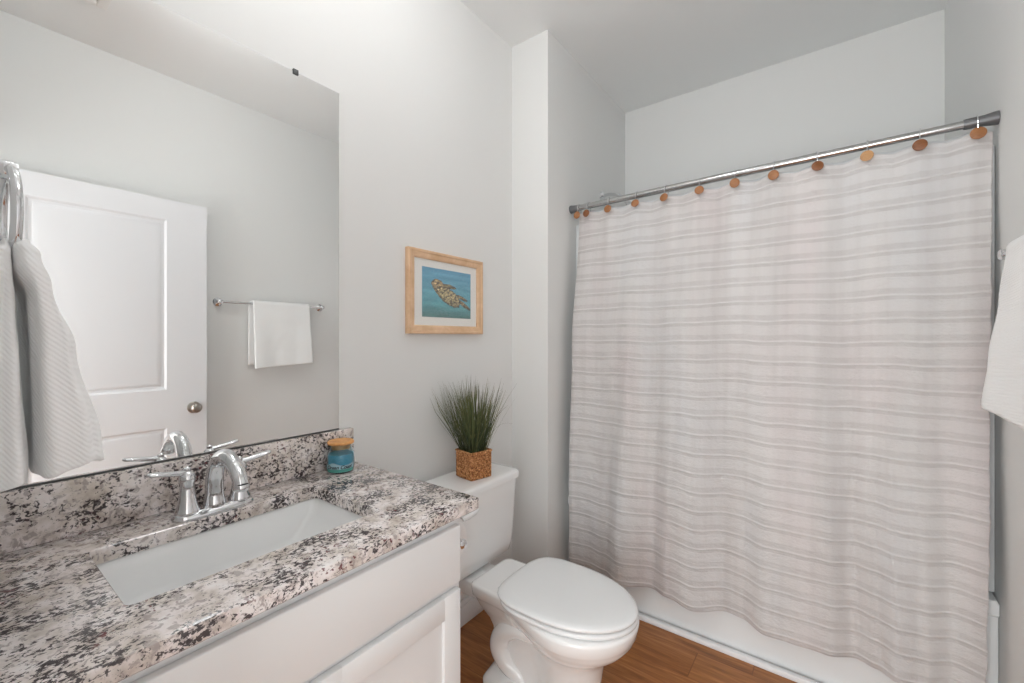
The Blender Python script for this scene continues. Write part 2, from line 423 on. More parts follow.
# ------------------------------------------------------------------ ceiling lamps (both lit; the hallway one is added as fill)
def ceiling_lamp(x, y, r, mat, label):
    t = thing('ceiling_lamp', label, 'lamp', (x, y, H))
    MB().lathe([(.075, -.0005), (.075, -.012), (.060, -.022), (.036, -.026), (.036, -.046), (.001, -.048)], (x, y, H), (0, 0, 1), 40).build('lamp_base', M['nickel'], t)
    pr = [(.001 if k in (0, 16) else r*math.sin(k*PI/16), -.044-r+r*math.cos(k*PI/16)) for k in range(17)]
    MB().lathe(pr, (x, y, H), (0, 0, 1), 40).build('lamp_shade', mat, t)
    return t
ceiling_lamp(-.64, .80, .075, M['lamp'], 'round lit ceiling lamp above the vanity and toilet')
ceiling_lamp(-.1, -.75, .10, M['fill_lamp_hall'], 'round lit ceiling lamp added in the unseen hallway as fill light')

# vanity light over the mirror, just above the picture's edge
vl = thing('vanity_light', 'three-globe nickel vanity light on the wall above the mirror', 'wall lamp', (XL, .27, 2.34))
MB().box(XL+.0005, XL+.022, .07, .47, 2.31, 2.37, .006, 3).build('back_plate', M['nickel'], vl)
for y in (.13, .27, .41):
    MB().tube([(XL+.02, y, 2.34), (XL+.15, y, 2.34), (XL+.165, y, 2.345), (XL+.17, y, 2.36)], .007, 12).lathe([(.001, 0), (.022, 0), (.026, .012), (.022, .016)], (XL+.17, y, 2.355), seg=24).build('arm', M['nickel'], vl)
    rg = .048; MB().lathe([(.001 if k in (0, 16) else rg*math.sin(k*PI/16), .014+rg-rg*math.cos(k*PI/16)) for k in range(17)], (XL+.17, y, 2.355), seg=32).build('globe', M['lamp_vanity'], vl)
# ceiling vent seen in the mirror
vt = thing('ceiling_vent', 'white square ceiling vent grille reflected at the mirror top', 'vent', (-.15, .31, H))
vm = MB(); vx0, vx1, vy0, vy1 = -.31, .0, .15, .462
for a in ((vx0, vx1, vy0, vy0+.035), (vx0, vx1, vy1-.035, vy1), (vx0, vx0+.035, vy0+.035, vy1-.035), (vx1-.035, vx1, vy0+.035, vy1-.035)):
    vm.box(a[0], a[1], a[2], a[3], H-.014, H, .003)
vm.build('vent_frame', M['vent'], vt)
sm = MB()
for k in range(11):
    y = vy0+.045+k*.0222
    sm.box(vx0+.035, vx1-.035, y-.008, y+.008, H-.011, H-.0085, rot=Matrix.Rotation(.5, 3, 'X'))
sm.build('louvres', M['vent'], vt)
MB().box(vx0+.03, vx1-.03, vy0+.03, vy1-.03, H-.003, H-.0005).build('vent_backing', M['dark'], vt)

# ------------------------------------------------------------------ vanity cabinet
CX = -.755                     # face of the doors
vc = thing('vanity_cabinet', 'white shaker vanity cabinet under the granite countertop', 'cabinet', (-1.04, .42, 0))
c = MB()
y0, y1 = .016, .81
c.box(XL+.003, -.776, y0, y0+.016, .1, TZ-.031).box(XL+.003, -.776, y1-.016, y1, .1, TZ-.031)
c.box(XL+.003, -.80, y0, y1, .1, .116).box(XL+.003, XL+.012, y0, y1, .1, TZ-.031)
c.build('carcass', M['cabinet'], vc, 0)
ff = MB().box(-.793, -.774, y0, y0+.04, .1, TZ-.031, .0015).box(-.793, -.774, y1-.04, y1, .1, TZ-.031, .0015)
ff.box(-.793, -.774, y0+.04, y1-.04, .762, TZ-.031, .0015).box(-.793, -.774, y0+.04, y1-.04, .1, .14, .0015).box(-.793, -.774, y0+.04, y1-.04, .61, .66, .0015)
ff.build('face_frame', M['cabinet'], vc, 0)
MB().box(XL+.003, -.83, y0, y1, 0, .1).build('toe_kick', M['cabinet'], vc, 0)
dr = MB().box(-.773, CX, y0+.006, y1-.014, .646, .788, .0035, 3).build('drawer_front', M['cabinet'], vc)
part_label(dr, 'plain flat white panel above the doors')
def shaker(ya, yb, za, zb):
    m = MB(); w_ = .056
    m.box(-.773, CX-.0085, ya+.01, yb-.01, za+.01, zb-.01)
    m.box(-.773, CX, ya, ya+w_, za, zb, .0025, 2).box(-.773, CX, yb-w_, yb, za, zb, .0025, 2)
    m.box(-.773, CX, ya+w_-.003, yb-w_+.003, zb-w_, zb, .0025, 2).box(-.773, CX, ya+w_-.003, yb-w_+.003, za, za+w_, .0025, 2)
    return m
shaker(y0+.006, .4095, .108, .628).build('door', M['cabinet'], vc)
shaker(.4135, y1-.014, .108, .628).build('door', M['cabinet'], vc)

# ------------------------------------------------------------------ granite countertop with sink cut-out
ct = thing('countertop', 'speckled granite countertop with backsplash on the white vanity', 'countertop', (-1.03, .43, TZ))
CY0, CY1, CXB, CXF = .014, .860, XL+.001, -.748
SX0, SX1, SY0, SY1, SR = -1.174, -.886, .180, .646, .016      # sink opening
def rrect(x0, x1, y0, y1, r, z, n=6):
    out = []
    for cx, cy, a0 in ((x1-r, y1-r, 0), (x0+r, y1-r, PI/2), (x0+r, y0+r, PI), (x1-r, y0+r, 1.5*PI)):
        for k in range(n+1):
            a = a0+PI/2*k/n; out.append((cx+r*math.cos(a), cy+r*math.sin(a), z))
    return out
def slab_with_hole():
    bm = bmesh.new()
    th = .031; e = .003
    def ringverts(pts): return [bm.verts.new(p) for p in pts]
    def outer(z, ins): return rrect(CXB+ins, CXF-ins, CY0+ins, CY1-ins, .006, z, 3)
    def inner(z, ins): return rrect(SX0-ins, SX1+ins, SY0-ins, SY1+ins, SR, z)
    lo = [ringverts(outer(TZ-th, e)), ringverts(outer(TZ-th+e, 0)), ringverts(outer(TZ-e, 0)), ringverts(outer(TZ-e*.3, e*.35)), ringverts(outer(TZ, e))]
    li = [ringverts(inner(TZ, .002)), ringverts(inner(TZ-.002, 0)), ringverts(inner(TZ-th, 0))]
    for R_ in (lo, li):
        for a, b in zip(R_, R_[1:]):
            for k in range(len(a)):
                j = (k+1) % len(a); bm.faces.new((a[k], a[j], b[j], b[k]))
    for A, B in ((lo[-1], li[0]), (lo[0], li[-1])):
        ed = []
        for L in (A, B):
            for k in range(len(L)):
                x = bm.edges.get((L[k], L[(k+1) % len(L)])); ed.append(x)
        bmesh.ops.triangle_fill(bm, use_beauty=True, use_dissolve=False, edges=ed)
    m = MB(); bm.verts.index_update()
    m.add([v.co.copy() for v in bm.verts], [[v.index for v in f.verts] for f in bm.faces]); bm.free(); return m
slab_with_hole().build('slab', M['granite'], ct, 30)
MB().box(XL+.001, XL+.021, CY0, .843, TZ+.0003, .958, .0025, 2).build('backsplash', M['granite'], ct, 30)

# undermount sink
sk = thing('undermount_sink', 'white rectangular ceramic sink sunk in the granite countertop', 'sink', (-.99, .4, TZ-.031))
rings = []
prof = [(.022, TZ-.0315, 0), (.022, TZ-.040, 0), (-.001, TZ-.0405, 0)]
def sr(x0, x1, y0, y1, r, z): return rrect(x0, x1, y0, y1, r, z, 6)
top = TZ-.0318
ins = [  # (inset x, inset y0, inset y1, radius, z)
    (-.02, -.02, -.02, .02, top-.012), (-.02, -.02, -.02, .02, top), (-.006, -.006, -.006, .02, top), (-.003, -.003, -.003, .02, top-.004),
    (.002, .006, .012, .022, top-.04), (.008, .02, .05, .026, top-.085), (.02, .05, .10, .03, top-.112), (.05, .10, .16, .035, top-.122), (.09, .17, .19, .02, top-.125)]
for ix, ia, ib, r, z in ins: rings.append(sr(SX0+ix, SX1-ix, SY0+ia, SY1-ib, r, z))
skm = MB().loft(rings, False, True)
outr = [sr(SX0+ix-.012, SX1-ix+.012, SY0+ia-.012, SY1-ib+.012, r+.005, z-.012) for ix, ia, ib, r, z in reversed(ins[3:])]
skm.loft(outr, True, False)
skm.build('basin', M['ceramic'], sk, 50)
MB().lathe([(.001, .0025), (.012, .003), (.02, .0022), (.022, 0), (.02, -.002)], ((SX0+SX1)/2, .395, top-.1245), seg=28).build('drain', M['chrome'], sk)

# ------------------------------------------------------------------ faucet
fc = thing('faucet', 'chrome two-handle faucet on the granite behind the sink', 'faucet', (-1.207, .408, TZ))
FX, FY = -1.207, .408
def stad(hx, hy, z, n=40):
    out = []
    for k in range(n):
        a = 2*PI*k/n; out.append((FX+hx*math.copysign(abs(math.cos(a))**.75, math.cos(a)), FY+hy*math.copysign(abs(math.sin(a))**.65, math.sin(a)), z))
    return out
MB().loft([stad(.029, .086, TZ+.0005), stad(.029, .086, TZ+.006), stad(.026, .083, TZ+.012), stad(.019, .076, TZ+.016), stad(.012, .068, TZ+.017)]).build('faucet_base', M['chrome'], fc)
sp = [(FX, FY, TZ+.012), (FX, FY, TZ+.05), (FX+.004, FY, TZ+.090), (FX+.026, FY, TZ+.128), (FX+.070, FY, TZ+.143), (FX+.115, FY, TZ+.130), (FX+.143, FY, TZ+.108), (FX+.152, FY, TZ+.092)]
pts = spline(sp, 6); n = len(pts)
rs = [pw(k/(n-1), [(0, .024), (.14, .0195), (.5, .017), (.9, .0155), (1, .0165)]) for k in range(n)]
MB().tube(pts, rs, 20).build('spout', M['chrome'], fc)
MB().lathe([(.015, 0), (.0168, .003), (.0168, .012), (.0155, .014)], (FX+.1525, FY, TZ+.082), seg=20).build('aerator', M['chrome'], fc)
MB().tube([(FX-.02, FY, TZ+.015), (FX-.02, FY, TZ+.06)], .0022, 8).lathe([(.001, .012), (.005, .009), (.006, .004), (.003, 0)], (FX-.02, FY, TZ+.058), seg=14).build('lift_rod', M['chrome'], fc)
for sy in (-1, 1):
    hy = FY+sy*.055
    hb = MB().lathe([(.025, 0), (.025, .005), (.021, .014), (.0175, .03), (.0145, .055), (.0140, .068), (.0165, .074), (.0165, .084), (.012, .092), (.007, .096), (.0075, .102), (.001, .107)], (FX, hy, TZ+.014), seg=28).build('handle', M['chrome'], fc)
    lp = spline([(FX, hy, TZ+.106), (FX+.001, hy+sy*.016, TZ+.108), (FX+.002, hy+sy*.040, TZ+.112), (FX+.003, hy+sy*.060, TZ+.116), (FX+.003, hy+sy*.075, TZ+.118)], 6)
    k = len(lp); lm = MB()
    rings = []
    for i, p in enumerate(lp):
        t = i/(k-1); wv = pw(t, [(0, .0065), (.3, .0085), (.7, .0125), (.92, .0100), (1, .003)]); hv = pw(t, [(0, .0075), (.4, .006), (.9, .005), (1, .002)])
        rings.append([(p.x+wv*math.cos(2*PI*j/14), p.y, p.z+hv*math.sin(2*PI*j/14)) for j in range(14)])
    lv = lm.loft(rings).build('lever', M['chrome'], None); lv.parent = hb

# ------------------------------------------------------------------ wall mirror
mr = thing('wall_mirror', 'large frameless rectangular mirror on the left wall above the backsplash', 'mirror', (XL, .41, .960))
MB().box(XL+.0004, XL+.003, YN+.008, .7985, .9595, 2.067).build('mirror_backing', M['dark'], mr, 0)
MB().box(XL+.0031, XL+.0055, YN+.008, .7975, .960, 2.0665).build('mirror_glass', M['mirror'], mr, 0)
for y in (.655, .2):
    MB().box(XL+.0004, XL+.009, y-.008, y+.008, 2.058, 2.074, .0015).build('mirror_clip', M['dark'], mr)
MB().box(XL+.003, XL+.008, YN+.008, .7975, .9585, .9625).build('bottom_channel', M['dark'], mr, 0)

# ------------------------------------------------------------------ candle jar
CJ = (-1.247, .768, TZ)
cj = thing('candle_jar', 'small blue candle jar with wooden lid at the backsplash end', 'candle', CJ)
MB().lathe([(.001, .0008), (.034, .0008), (.039, .006), (.0415, .02), (.0418, .045), (.040, .060), (.0345, .072), (.031, .078), (.031, .086), (.0290, .086), (.0290, .077), (.0325, .070), (.0380, .059), (.0393, .045), (.0392, .02), (.036, .008), (.001, .006)], CJ, seg=40, cap0=True, cap1=True).build('jar', M['glass'], cj, 50)
MB().lathe([(.001, .0062), (.0355, .0085), (.0388, .020), (.0389, .045), (.0375, .057), (.001, .060)], CJ, seg=40).build('wax', M['wax_blue'], cj, 50)
MB().lathe([(.0275, .072), (.0283, .0865), (.034, .0868), (.0395, .0885), (.0400, .0935), (.037, .0965), (.001, .097)], CJ, seg=40).build('lid', M['corkwood'], cj, 30)
# label wraps the side that faces the room
ang0 = math.atan2(-CJ[1], -CJ[0])-.12
def wrap(a, z, off=.0006):
    r = pw(z, [(0, .0340), (.006, .0392), (.02, .0417), (.045, .0420), (.062, .0395)])+off
    return (CJ[0]+r*math.cos(ang0+a), CJ[1]+r*math.sin(ang0+a), TZ+z)
MB().grid(lambda u, v: wrap((u-.5)*2.3, lerp(.016, .028+.008*math.exp(-((u-.32)/.16)**2)+.010*max(0, u-.75)*2, v)), 40, 6).build('label', M['labelwhite'], cj)
MB().grid(lambda u, v: wrap((u-.5)*2.3, lerp(.006, .016, v), .0005), 40, 3).build('label_foot', M['labelgreen'], cj)
# handwritten-looking lettering bent round the jar
fcv = bpy.data.curves.new('lettering', 'FONT'); fcv.body = 'Ocean Coast'; fcv.size = .016; fcv.shear = .35; fcv.extrude = .00015; fcv.offset = .00035
fo = bpy.data.objects.new('tmp', fcv); COL.objects.link(fo); bpy.context.view_layer.update()
me = fo.to_mesh(); vs = [v.co.copy() for v in me.vertices]; fs = [tuple(p.vertices) for p in me.polygons]; fo.to_mesh_clear()
wx = max(v.x for v in vs)
vs2 = [wrap((v.x-wx/2)/.042*.92, .0175+v.y*.95, .0013+v.z) for v in vs]
bpy.data.objects.remove(fo)
MB().add(vs2, fs).build('lettering', M['ink'], cj, 0, fix=False)

# ------------------------------------------------------------------ towel ring and hand towel (near left)
RX, RY, RZ, RR = -1.03, .0695, 1.447, .074
tr = thing('towel_ring', 'chrome towel ring on the near wall beside the mirror', 'towel ring', (RX, YN, RZ+RR))
MB().lathe([(.026, 0), (.026, .006), (.020, .011), (.0135, .016), (.0125, .042), (.0145, .050), (.0155, .062), (.0135, .069), (.001, .071)], (RX, YN, RZ+RR), (0, 1, 0), 32).build('wall_post', M['chrome'], tr)
MB().tube([(RX+RR*math.sin(a)*.995, RY+.003*math.sin(a), RZ+RR*math.cos(a)) for a in [2*PI*k/48 for k in range(48)]], .0068, 14, closed=True).build('ring', M['chrome'], tr)

def solidify(o, th):
    m = o.modifiers.new('solid', 'SOLIDIFY'); m.thickness = th; m.offset = 0; return o
def cloth(name, fn, nu, nv, uvscale, mat, parent=None, th=.004):
    """fn(u,v)->point; UVs in metres"""
    mb = MB().grid(fn, nu, nv); o = mb.build(name, mat, parent, 80, fix=False)
    uv = o.data.uv_layers.new(name='UVMap')
    for p in o.data.polygons:
        for li in p.loop_indices:
            vi = o.data.loops[li].vertex_index; i, j = vi % (nu+1), vi//(nu+1)
            uv.data[li].uv = (i/nu*uvscale[0], j/nv*uvscale[1])
    if th: solidify(o, th)
    return o
# hand towel: pulled through the ring, both halves hang as folded lobes (one cloth, closed outline)
def lobe(zs, y0s, y1s, hws, seed, n=72, m=90):
    rings = []
    for k in range(m+1):
        t = k/m; z = lerp(zs[0], zs[1], t); y0, y1, hw = pw(t, y0s), pw(t, y1s), pw(t, hws)
        yc, hy = (y0+y1)/2, (y1-y0)/2; ring = []
        for j in range(n):
            a = 2*PI*j/n; ca_, sa = math.cos(a), math.sin(a)
            x = RX+hw*math.copysign(abs(ca_)**.55, ca_); y = yc+hy*math.copysign(abs(sa)**.7, sa)
            fold = .006*math.sin(a*3+seed+t*1.6)+.004*math.sin(a*7+seed*2+t*3)
            nx = noise.noise(Vector((x*14+seed, y*14, z*7)))
            fd = min(1, t*4)
            x += (fold*1.0+nx*.010)*ca_*fd; y += (fold*.5+nx*.005)*sa*fd
            zz = z+(.010*math.sin(a*1.0+1)+.004*math.sin(a*3))*t
            ring.append((x, max(y, YN+.004), zz))
        rings.append(ring)
    return rings
ZT = 1.410
room = lobe((ZT, 1.052), [(0, .066), (.12, .068), (.24, .083), (.45, .086), (1, .091)], [(0, .088), (.07, .100), (.2, .112), (.47, .135), (.92, .165), (1, .168)],
            [(0, .055), (.05, .084), (.15, .091), (.4, .090), (1, .100)], 1.3)
wallh = lobe((ZT-.004, 1.036), [(0, .060), (.1, .036), (.4, .024), (1, .020)], [(0, .068), (.12, .070), (.26, .0725), (.5, .0755), (1, .084)],
             [(0, .055), (.05, .080), (.15, .088), (.4, .090), (1, .104)], 4.1)
hm = MB()
def closed_lobe(rings):
    n = len(rings[0]); top = [tuple(sum((Vector(p) for p in rings[0]), Vector())/n)]
    cap_in = [(lerp(p[0], top[0][0], .4), lerp(p[1], top[0][1], .4), p[2]+.004) for p in rings[0]]
    last = rings[-1]; cx = RX; cyv = sum(p[1] for p in last)/n
    inner = [[(lerp(p[0], cx, f), lerp(p[1], cyv, f), p[2]+dz) for p in last] for f, dz in ((.10, -.003), (.22, .002), (.24, .05))]
    hm.loft([cap_in]+rings+inner, True, True)
closed_lobe(room); closed_lobe(wallh)
tw = hm.build('hand_towel', M['towel'], None, 80)
uv = tw.data.uv_layers.new(name='UVMap')
for lp_ in tw.data.loops:
    co = tw.data.vertices[lp_.vertex_index].co; uv.data[lp_.index].uv = (co.x*.7+co.y*1.6, co.z)
tag(tw, 'white ribbed hand towel hanging through the chrome ring beside the mirror', 'towel')

# ------------------------------------------------------------------ towel bar and bath towel on the right wall
BX, BZ = .362, 1.480
tb = thing('towel_bar', 'slim chrome towel bar on the right wall, seen in the mirror', 'towel bar', (XR, 1.35, BZ))
MB().tube([(BX, 1.035, BZ), (BX, 1.685, BZ)], .0075, 14).build('bar', M['chrome'], tb)
for y in (1.035, 1.685):
    MB().lathe([(.026, 0), (.026, .006), (.019, .012), (.012, .018), (.0115, .025), (.0145, .030), (.0150, .047), (.010, .052), (.001, .053)], (XR, y, BZ), (-1, 0, 0), 28).build('wall_post', M['chrome'], tb)
def bt(u, v):
    s = v*2-1; side = -1 if s < 0 else 1; d = abs(s); r = .0150; D0 = .055
    y = lerp(1.215, 1.578, u)
    zb = 1.066+.020*u if side < 0 else 1.088+.008*u
    if d < D0:
        a = d/D0*PI/2; return (BX+side*r*math.sin(a), y-(.016*d/D0 if side > 0 else 0), BZ+r*math.cos(a))
    e = (d-D0)/(1-D0); z = lerp(BZ, zb, e)
    if side < 0:
        x = BX-r-pw(e, [(0, 0), (.3, .010), (.7, .026), (1, .036)])-(.005*math.sin(u*7+.5+d)+.002*math.sin(u*15))*e
        y += .012*e*(u-.5)
    else:
        x = BX+r+.006*e; y -= .016
    return (x, y, z)
t2 = cloth('bath_towel', bt, 50, 120, (.40, .82), M['towel2'], th=.011)
tag(t2, 'white towel folded over the chrome bar on the right wall', 'towel')

# ------------------------------------------------------------------ picture on the left wall
pf = thing('framed_picture', 'sea turtle print in a pale maple frame above the toilet', 'picture', (XL, 1.287, 1.443))
PY0, PY1, PZ0, PZ1 = 1.076, 1.508, 1.277, 1.609
FWD = .034
fm = MB()
def frame_loft(prof):
    # prof: (inset from outer edge, x out of the wall)
    rings = [[(XL+x, PY0+i, PZ0+i), (XL+x, PY1-i, PZ0+i), (XL+x, PY1-i, PZ1-i), (XL+x, PY0+i, PZ1-i)] for i, x in prof]
    return MB().loft(rings, False, False)
frame_loft([(.02, .001), (0, .001), (0, .020), (.003, .024), (.010, .0245), (.014, .021), (.024, .020), (FWD-.002, .016), (FWD, .014), (FWD, .006)]).build('frame', M['framewood'], pf, 30)
MB().box(XL+.004, XL+.009, PY0+.02, PY1-.02, PZ0+.02, PZ1-.02).build('mat_board', M['mat'], pf, 0)
def paint(u, v):
    """u along the wall to the right, v downwards -> sRGB"""
    n1 = noise.noise(Vector((u*3, v*14, 1))); n2 = noise.noise(Vector((u*25, v*60, 3))); n3 = noise.noise(Vector((u*16, v*16, 7)))
    sea = [lerp(a, b, v) for a, b in zip((84, 156, 190), (78, 162, 168))]
    if v > .72: sea = [lerp(a, b, (v-.72)/.28) for a, b in zip(sea, (52, 112, 112))]
    c = [x+18*n1+16*n2 for x in sea]
    def ell(cx, cy, a, b, rot):
        dx, dy = u-cx, (v-cy)*.78
        co, si = math.cos(rot), math.sin(rot); X = dx*co+dy*si; Y = -dx*si+dy*co
        return (X/a)**2+(Y/b)**2
    blobs = [(.53, .56, .27, .12, .48, (200, 184, 132)), (.30, .33, .13, .085, .25, (206, 180, 128)), (.34, .52, .20, .04, .75, (150, 134, 84)),
             (.50, .34, .17, .036, .1, (140, 128, 84)), (.84, .70, .17, .035, .5, (162, 140, 98)), (.80, .56, .13, .03, .35, (150, 132, 92))]
    for cx, cy, a, b, r, colr in reversed(blobs):
        e = ell(cx, cy, a, b, r)+.35*n3
        if e < 1:
            k = .75+.5*noise.noise(Vector((u*34, v*34, 11)))
            shade = 1.12-.38*max(0, (v-cy)/b*.5)
            c = [x*k*shade for x in colr]
            if noise.noise(Vector((u*22, v*22, 5))) > .14: c = [x*.55 for x in c]
            if e > .82: c = [x*.6 for x in c]
    return [min(255, max(0, x)) for x in c]
QY0, QY1, QZ0, QZ1 = 1.152, 1.437, 1.345, 1.545
NX, NZ = 150, 110
pm = MB().grid(lambda u, v: (XL+.0095, lerp(QY0, QY1, u), lerp(QZ0, QZ1, v)), NX, NZ).build('turtle_print', M['print'], pf, 0, fix=False)
ca = pm.data.color_attributes.new('paint', 'FLOAT_COLOR', 'POINT')
for j in range(NZ+1):
    for i in range(NX+1):
        ca.data[j*(NX+1)+i].color = srgb(*paint(i/NX, 1-j/NZ))
gm = NT('picture_glass'); gm.set(Base_Color=(1, 1, 1, 1), Roughness=.02, Alpha=.06, IOR=1.45)
MB().box(XL+.011, XL+.0125, PY0+.025, PY1-.025, PZ0+.025, PZ1-.025).build('picture_glass', gm.m, pf, 0)

# ------------------------------------------------------------------ toilet
TY = 1.298
tl = thing('toilet', 'white two-piece toilet with closed lid between vanity and tub', 'toilet', (-.9, TY, 0))
def egg(xf, xb, wd, z, n=56, sq=2.6, ry=0.0, cf=.42):
    xc = xb+(xf-xb)*cf; out = []
    for k in range(n):
        a = 2*PI*k/n; ca_, sa = math.cos(a), math.sin(a)
        if ca_ >= 0: x = xc+(xf-xc)*ca_; y = wd*sa
        else:
            e = 2/sq
            x = xc-(xc-xb)*abs(ca_)**e; y = wd*math.copysign(abs(sa)**e, sa)
        out.append((x, TY+y, z))
    return out
B = [( .000, -.665, -1.130, .112), (.018, -.665, -1.130, .112), (.032, -.672, -1.122, .102), (.055, -.680, -1.105, .086), (.11, -.675, -1.09, .078), (.17, -.650, -1.08, .082),
     (.215, -.612, -1.075, .098), (.255, -.570, -1.07, .124), (.29, -.530, -1.06, .152), (.315, -.508, -1.055, .170), (.335, -.497, -1.055, .180), (.343, -.492, -1.055, .1845),
     (.352, -.489, -1.055, .186), (.372, -.487, -1.055, .186), (.377, -.490, -1.053, .183), (.379, -.50, -1.05, .175)]
def hour(xf, xb, wd, wb, z, n=20, xw=-.70, xn=-1.00):
    """outline: elliptical front, widest at xw, drawn in to half width wb from xn to the rounded back xb"""
    side = []
    for k in range(n+1):
        a = PI/2*k/n; side.append((xw+(xf-xw)*math.cos(a), wd*math.sin(a)))
    for k in range(1, 13):
        t = k/12; side.append((lerp(xw, xn, t), lerp(wd, wb, t*t*(3-2*t))))
    side.append((lerp(xn, xb, .5), wb)); 
    for k in range(1, 7):
        a = PI/2*k/6; side.append((xb+.03-.03*math.sin(a), wb-.03+.03*math.cos(a)))
    pts = [(x, TY+y, z) for x, y in side]+[(x, TY-y, z) for x, y in reversed(side[1:])]
    return pts
HB = [(0, -.605, -1.035, .100, .108, -.72, -.90), (.018, -.605, -1.035, .100, .108, -.72, -.90), (.03, -.612, -1.028, .094, .098, -.72, -.90), (.05, -.616, -1.02, .092, .060, -.73, -.84), (.12, -.612, -1.02, .092, .052, -.73, -.84),
      (.19, -.600, -1.03, .096, .056, -.72, -.86), (.225, -.578, -1.04, .116, .068, -.71, -.88), (.25, -.548, -1.052, .142, .082, -.70, -.91), (.275, -.520, -1.062, .163, .096, -.69, -.94), (.298, -.503, -1.068, .176, .106, -.69, -.95),
      (.310, -.500, -1.072, .1815, .112, -.69, -.96), (.316, -.495, -1.078, .1855, .117, -.69, -.96), (.345, -.490, -1.080, .187, .121, -.69, -.96), (.352, -.491, -1.080, .1865, .120, -.69, -.96), (.3565, -.496, -1.075, .182, .116, -.69, -.96), (.3575, -.506, -1.065, .172, .108, -.69, -.96)]
bw = MB().loft([hour(xf, xb, wd, wb, z, xw=xw, xn=xn) for z, xf, xb, wd, wb, xw, xn in HB])
bw.loft([rrect(-1.22, -1.0, TY-.07, TY+.07, .03, .27), rrect(-1.24, -1.0, TY-.078, TY+.078, .03, .325), rrect(-1.235, -1.0, TY-.072, TY+.072, .03, .3310)])
bw.build('bowl', M['ceramic'], tl, 55)
# trapway relief on both sides of the pedestal
for sy in (-1, 1):
    yy = TY+sy*.050
    tp = spline([(-.765, yy-sy*.012, .215), (-.83, yy-sy*.004, .225), (-.905, yy, .222), (-.965, yy, .185), (-.985, yy, .13), (-.955, yy-sy*.004, .08), (-.90, yy-sy*.012, .05), (-.85, yy-sy*.025, .035)], 7)
    MB().tube(tp, [pw(k/(len(tp)-1), [(0, .024), (.25, .034), (.6, .038), (.85, .034), (1, .02)]) for k in range(len(tp))], 20).build('trapway', M['ceramic'], tl, 60)
    MB().lathe([(.017, 0), (.017, .005), (.012, .012), (.004, .015), (.0005, .0155)], (-.90, TY+sy*.093, .022), seg=20).build('bolt_cap', M['plastic'], tl)
# seat ring and lid
SF, SB_, SW = -.4895, -.940, .181
st = MB()
prs = [(.3595, .016), (.3600, .004), (.3620, .001), (.3675, 0), (.3725, .002), (.3745, .008), (.3748, .02)]
outerR = [egg(SF-i, SB_+i, SW-i, z, sq=3.6) for z, i in prs]
innerR = [egg(SF-.075, SB_+.10, SW-.072, z, sq=2.4) for z in (.3748, .3595)]
st.loft(outerR+innerR+[outerR[0]], False, False).build('seat', M['plastic'], tl, 50)
lrs = [(.3785, .018), (.3790, .006), (.3815, .0015), (.3860, 0), (.3905, .0015), (.3940, .007), (.3960, .020), (.3980, .05), (.3990, .11), (.3993, .16)]
lid = MB().loft([egg(SF-i*1.25, SB_-.008+i, SW-i, z, sq=3.8) for z, i in lrs]).build('lid', M['plastic'], tl, 50)
for sy in (-1, 1):
    MB().box(-.962, -.925, TY+sy*.075-.018, TY+sy*.075+.018, 0.3570, 0.3700, .004, 3).build('lid_hinge', M['plastic'], tl)
# tank
def tk(z, xf, wy, r=.035): return rrect(-1.292, xf, TY-wy, TY+wy, r, z, 7)
MB().loft([tk(.338, -1.15, .175, .04), tk(.341, -1.130, .196, .04), tk(.350, -1.120, .209, .038), tk(.385, -1.113, .217, .036), tk(.43, -1.110, .220, .035), tk(.52, -1.105, .223), tk(.60, -1.101, .225), tk(.652, -1.098, .227), tk(.659, -1.101, .224)]).build('tank', M['ceramic'], tl, 50)
MB().loft([tk(.6595, -1.092, 0.229), tk(.662, -1.086, 0.235, .04), (tk(.681, -1.085, 0.236, .04)), tk(.688, -1.088, 0.233, .038), tk(.692, -1.095, 0.226, .034), tk(.6935, -1.11, 0.205, .03)]).build('tank_lid', M['ceramic'], tl, 50)
bw2 = MB().box(-1.23, -1.17, TY-.05, TY+.05, .3310, .3385, .002).build('tank_gasket', M['dark'], tl)
lvm = MB().lathe([(.012, 0), (.012, .010), (.009, .013), (.001, .014)], (-1.0985, 1.165, .604), (1, 0, 0), 20)
lvm.tube([(-1.080, 1.150, .598), (-1.074, 1.170, .604), (-1.070, 1.205, .614), (-1.070, 1.222, .619)], [.007, .011, .012, .008], 12)
lvm.build('flush_lever', M['plastic'], tl)

# water supply
ws = thing('water_valve', 'small chrome and brown water valve on the wall behind the toilet', 'valve', (XL, 1.02, .2))
MB().lathe([(.028, 0), (.028, .003), (.012, .010), (.0095, .045), (.011, .06)], (XL, 1.02, .17), (1, 0, 0), 24).build('valve_body', M['chrome'], ws)
MB().lathe([(.016, 0), (.016, .014), (.001, .016)], (XL+.06, 1.02, .17), (1, 0, 0), 20).build('valve_handle', M['brass'], ws)
MB().tube(spline([(XL+.045, 1.02, .175), (XL+.05, 1.025, .24), (XL+.07, 1.07, .31), (XL+.09, 1.13, .31), (XL+.09, 1.15, .333)], 6), .0045, 10).build('supply_hose', M['chrome'], ws)

